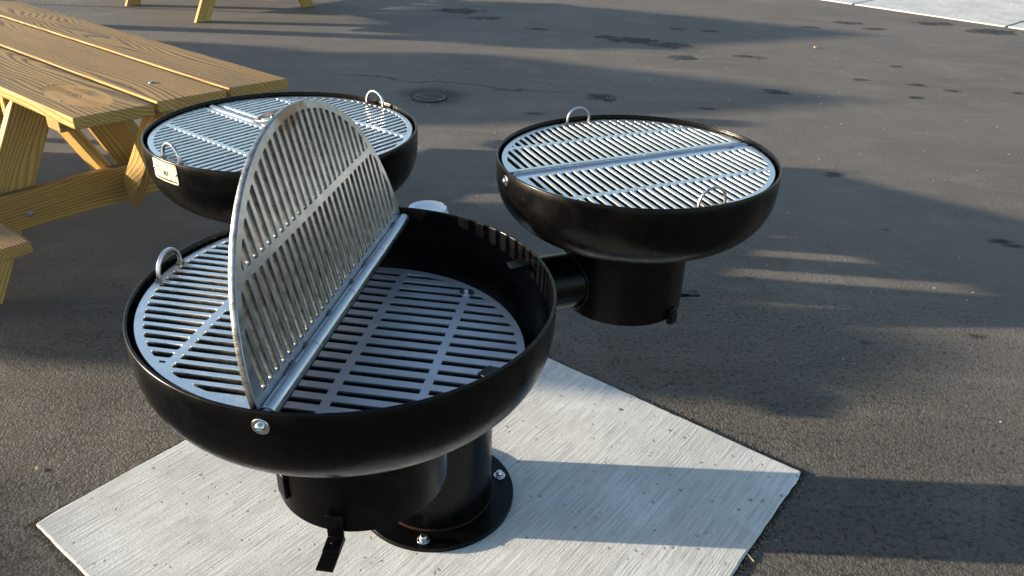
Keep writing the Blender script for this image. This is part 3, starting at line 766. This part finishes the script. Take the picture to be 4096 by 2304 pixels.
dr = empty('floor_drain', (-.615, 5.395, .003)); tag(dr, 'small round slotted iron drain cover set in the asphalt', 'drain cover')
bm = bmesh.new(); lathe(bm, [(0, 0), (.118, 0)], 64); from_bm('drain_pit', bm, M_HOLE, dr)
rr = .112; holes = []
for k in range(-8, 9):
    for (n0, n1) in ((-.2, -.004), (.004, .2)):
        u0, u1 = k*.0255-.0080, k*.0255+.0080
        lim = rr-.010
        if max(abs(u0), abs(u1)) > lim-.006: continue
        l = min(sqrt(lim**2-u0**2), sqrt(lim**2-u1**2)); a_, b_ = max(n0, -l), min(n1, l)
        if b_-a_ < .01: continue
        holes.append([(u0, a_), (u1, a_), (u1, b_), (u0, b_)])
me = plate('drain_grid', [(rr*cos(2*pi*k/64), rr*sin(2*pi*k/64)) for k in range(64)], holes, .004, (M_IRON, M_IRON), .0003)
link('drain_grid', me, [], dr, (0, 0, .0045), (0, 0, radians(-24)))
bm = bmesh.new(); lathe(bm, [(.1135, .0005), (.1135, .0045), (.119, .0045), (.1205, .0005)], 64)
from_bm('drain_frame', bm, M_IRON2, dr, smooth=30)

# grit swept up along the slab edges
bm = bmesh.new(); rnd = random.Random(4)
def grit(p0, p1, n, spread, bias, smin, smax):
    p0 = Vector(p0); p1 = Vector(p1); d = (p1-p0).normalized(); nr = Vector((-d.y, d.x, 0))
    for _ in range(n):
        t = rnd.random(); p = p0.lerp(p1, t) + nr*(bias + abs(rnd.gauss(0, spread)))
        dens = noise.noise(Vector((p.x*5, p.y*5, 1)))
        if dens < -.05 and rnd.random() < .8: continue
        s = rnd.uniform(smin, smax); g = bmesh.ops.create_icosphere(bm, subdivisions=1, radius=s)
        sc = Vector((rnd.uniform(.7, 1.4), rnd.uniform(.7, 1.3), rnd.uniform(.4, .8)))
        for v in g['verts']: v.co = Vector((v.co.x*sc.x, v.co.y*sc.y, v.co.z*sc.z + s*.3)) + p
def cor(sx, sy): return padc + N1*hx*sx + N2*hy*sy
e1a, e1b = cor(-1, 1), cor(1, 1)
grit(cor(-1, 1), cor(1, 1), 1500, .010, .003, .0008, .0026)
grit(cor(1, 1), cor(1, -1), 700, .014, .003, .0008, .0028)
t = NT('grit'); v = t.coord(); t.p(Base_Color=t.mix(t.ramp(t.noise(v, 130, 2), .35, .65), (.30, .19, .10), (.12, .10, .085)), Roughness=.9)
tag(from_bm('loose_grit', bm, t.m), 'brown grit and crumbs gathered along the far edges of the slab', 'grit', kind='stuff')
# pale stones scattered over the asphalt
bm = bmesh.new()
for _ in range(330):
    x = rnd.uniform(-1.5, 4.0); y = rnd.uniform(1.0, 7.5); lx = (Vector((x, y, 0))-padc)
    if abs(lx.dot(N1)) < hx+.03 and abs(lx.dot(N2)) < hy+.03: continue
    s = rnd.uniform(.0012, .0034)*(1+y*.10); g = bmesh.ops.create_icosphere(bm, subdivisions=1, radius=s)
    sc = Vector((rnd.uniform(.7, 1.5), rnd.uniform(.7, 1.3), rnd.uniform(.3, .6)))
    for v in g['verts']: v.co = Vector((v.co.x*sc.x+x, v.co.y*sc.y+y, v.co.z*sc.z + s*.2))
tag(from_bm('scattered_stones', bm, mat_plain('pale_stone', (.42, .39, .34), .8)), 'tiny pale stones scattered over the asphalt', 'stones', kind='stuff')

def chip(x, y, L, w, rz, label, mat, tip=0.):
    bm = bmesh.new(); prism(bm, fillet([(-L/2, -w/2), (L*.3, -w*.4), (L/2, w*.1), (L*.2, w/2), (-L/2, w*.35)], w*.15, 1), 0, w*.45, Matrix.Rotation(tip, 4, 'Y'))
    return tag(from_bm('wood_chip', bm, mat, None, (x, y, .004), (0, 0, rz), bevel=.0003), label, 'wood chip')
M_CHIP = mat_plain('dry_splinter', (.55, .42, .24), .8)
CHIPS = [(-1.259, 1.596), (.599, 1.373), (2.755, 7.547)]
chip(CHIPS[0][0], CHIPS[0][1], .016, .006, radians(115), 'small pale wood chip on the asphalt left of the slab', M_CHIP)
chip(CHIPS[1][0], CHIPS[1][1], .034, .0035, radians(120), 'thin dry splinter lying on grit by the right edge of the slab', M_CHIP, -.12)
chip(CHIPS[2][0], CHIPS[2][1], .035, .020, radians(20), 'pale crumb on the bare asphalt far beyond the right hand bowl', M_CHIP)

# ------------------------------------------------------------------ unseen objects added outside the frame on the sun side to throw the long shadows
def tree(x, y, h, cr, seed, fl=.75):
    r_ = random.Random(seed)
    T = empty('shadow_tree', (x, y, 0)); bm = bmesh.new()
    lathe(bm, [(.10, 0), (.075, h*.3), (.05, h*.6), (.02, h*.9), (0, h)], 12)
    from_bm('trunk', bm, M_TRUNK, T, smooth=50)
    bm = bmesh.new()
    for _ in range(2600):
        c = Vector((r_.gauss(0, 1), r_.gauss(0, 1), r_.gauss(0, 1))).normalized() * (r_.random()**.4)
        c = Vector((c.x*cr, c.y*cr, h - cr*fl + c.z*cr*fl)); s = r_.uniform(.04, .09)
        m = Matrix.Translation(c) @ Matrix.Rotation(r_.uniform(0, 6.28), 4, 'Z') @ Matrix.Rotation(r_.uniform(-1, 1), 4, 'X')
        bm.faces.new([bm.verts.new(m @ Vector(v)) for v in ((0, -s, 0), (s*.6, 0, .01), (0, s, 0), (-s*.6, 0, .01))])
    from_bm('crown', bm, M_LEAF, T)
    return T

M_CANVAS = mat_plain('green_canvas', (.05, .12, .08), .85); M_POLE = mat_plain('umbrella_pole', (.30, .30, .30), .5, .5)
def umbrella(x, y, Rr, zb, zt_, rot):
    U = empty('shadow_umbrella', (x, y, 0), rot)
    bm = bmesh.new(); lathe(bm, [(0, 0), (.25, 0), (.25, .06), (.05, .09), (.022, .10), (.019, zt_), (0, zt_)], 20); from_bm('pole', bm, M_POLE, U, smooth=40)
    bm = bmesh.new()
    lathe(bm, [(Rr, zb-.12), (Rr, zb), (Rr*.5, zb+(zt_-zb)*.56), (.03, zt_), (.03, zt_-.01), (Rr*.5, zb+(zt_-zb)*.56-.012), (Rr-.01, zb-.01), (Rr-.01, zb-.12)], 8, closed=True)
    from_bm('canopy', bm, M_CANVAS, U)
    for k in range(8):
        a = 2*pi*k/8; bm = bmesh.new(); tube(bm, (.03*cos(a), .03*sin(a), zt_-.03), ((Rr-.02)*cos(a), (Rr-.02)*sin(a), zb-.02), .008, 6)
        from_bm('rib', bm, M_POLE, U)
    return U
def throw(sx, sy, z):
    k = z/math.tan(radians(SUN_EL)); return sx-k, sy+k*math.tan(radians(-SUN_AZ))
UMB = [(-1.05, 3.02, .95, 2.05, 2.2), (-2.5, 5.95, 1.0, 2.1, 2.55), (-.35, 5.78, 1.05, 2.1, 2.6), (.4, 8.35, 1.25, 2.1, 2.65), (-1.72, .82, .82, 2.1, 2.18)]
for i, (sx, sy, Rr, zb, zt_) in enumerate(UMB):
    x, y = throw(sx, sy, zb)
    U = umbrella(x, y, Rr, zb, zt_, .3*i)  # added umbrella, never in view, placed by where its shadow lands
    tag(U, 'patio umbrella added outside the frame, unseen, for its long shadow on the yard', 'umbrella', 'patio umbrellas added for their shadows on the yard')

T3 = copy_tree(TB); T3.location = (-3.75, 2.92, 0); T3.rotation_euler = (0, 0, radians(93.5))
tag(T3, 'wooden picnic table outside the left of the frame, seen only by its shadow', 'picnic table')
def add_shadow_post(sx_end, sy, r, h, x):  # unseen post added to cast a thin shadow band
    o = empty('shadow_post', (x, sy + (sx_end-x)*math.tan(radians(-SUN_AZ)), 0))
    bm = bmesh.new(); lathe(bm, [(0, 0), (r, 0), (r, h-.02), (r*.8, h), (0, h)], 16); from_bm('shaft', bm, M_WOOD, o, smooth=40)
    bm = bmesh.new(); lathe(bm, [(r*1.02, h-.12), (r*1.08, h-.12), (r*1.08, h-.10), (r*1.02, h-.10)], 16, closed=True); from_bm('band', bm, M_GALV, o)
    return tag(o, 'round timber post added outside the frame on the sun side, unseen, for its shadow', 'post', 'timber posts added for their shadows on the yard')
def add_shadow_tree(sx, sy, zc, cr):  # unseen tree added to cast one soft, elongated shadow
    x, y = throw(sx, sy, zc)
    return tag(tree(x, y, zc + cr*.36, cr, 5, .36), 'slim young tree added outside the frame, unseen, for the shadow of its crown', 'tree')
add_shadow_tree(.50, 2.36, 1.75, .34)
add_shadow_post(.7, 5.04, .085, 1.12, -5.0); add_shadow_post(.9, 4.18, .04, 1.25, -5.4); add_shadow_post(.3, 7.35, .10, 1.5, -7.2)

# ------------------------------------------------------------------ camera, sun, sky
cam = D.cameras.new('camera'); co = D.objects.new('camera', cam); COL.objects.link(co); SC.camera = co
fw = Vector((0, cos(PITCH), -sin(PITCH))); rt = Vector((1, 0, 0)); up = rt.cross(fw)
Rv = rt*cos(ROLL)+up*sin(ROLL); Uv = -rt*sin(ROLL)+up*cos(ROLL)
co.matrix_world = Matrix(((Rv.x, Uv.x, -fw.x, 0), (Rv.y, Uv.y, -fw.y, 0), (Rv.z, Uv.z, -fw.z, CAMH), (0, 0, 0, 1)))
cam.sensor_width = 36; cam.lens = FPX/4096*36; cam.clip_end = 400; cam.clip_start = .02

sd = Vector((cos(radians(SUN_EL))*cos(radians(SUN_AZ)), cos(radians(SUN_EL))*sin(radians(SUN_AZ)), -sin(radians(SUN_EL))))
sl = D.lights.new('sun', 'SUN'); sl.energy = 5.0; sl.angle = radians(.53); sl.color = (1., .86, .66)
so = D.objects.new('sun', sl); COL.objects.link(so); so.rotation_euler = sd.to_track_quat('-Z', 'Y').to_euler(); so.location = (-6, 2, 3)
W = D.worlds.new('World'); SC.world = W; W.use_nodes = True; nt = W.node_tree; nt.nodes.clear()
o = nt.nodes.new('ShaderNodeOutputWorld'); bg = nt.nodes.new('ShaderNodeBackground'); sk = nt.nodes.new('ShaderNodeTexSky')
sk.sky_type = 'NISHITA'; sk.sun_disc = False; sk.sun_elevation = radians(SUN_EL); sk.sun_rotation = radians(-90+1.1); sk.altitude = 200; sk.air_density = 1.0; sk.dust_density = 1.0; sk.ozone_density = 1.3
nt.links.new(sk.outputs[0], bg.inputs[0]); bg.inputs[1].default_value = .13; nt.links.new(bg.outputs[0], o.inputs[0])
SC.view_settings.view_transform = 'Standard'; SC.view_settings.look = 'None'; SC.view_settings.exposure = 1.40; SC.view_settings.gamma = 1
SC.cycles.use_denoising = True
SC.cycles.max_bounces = 8
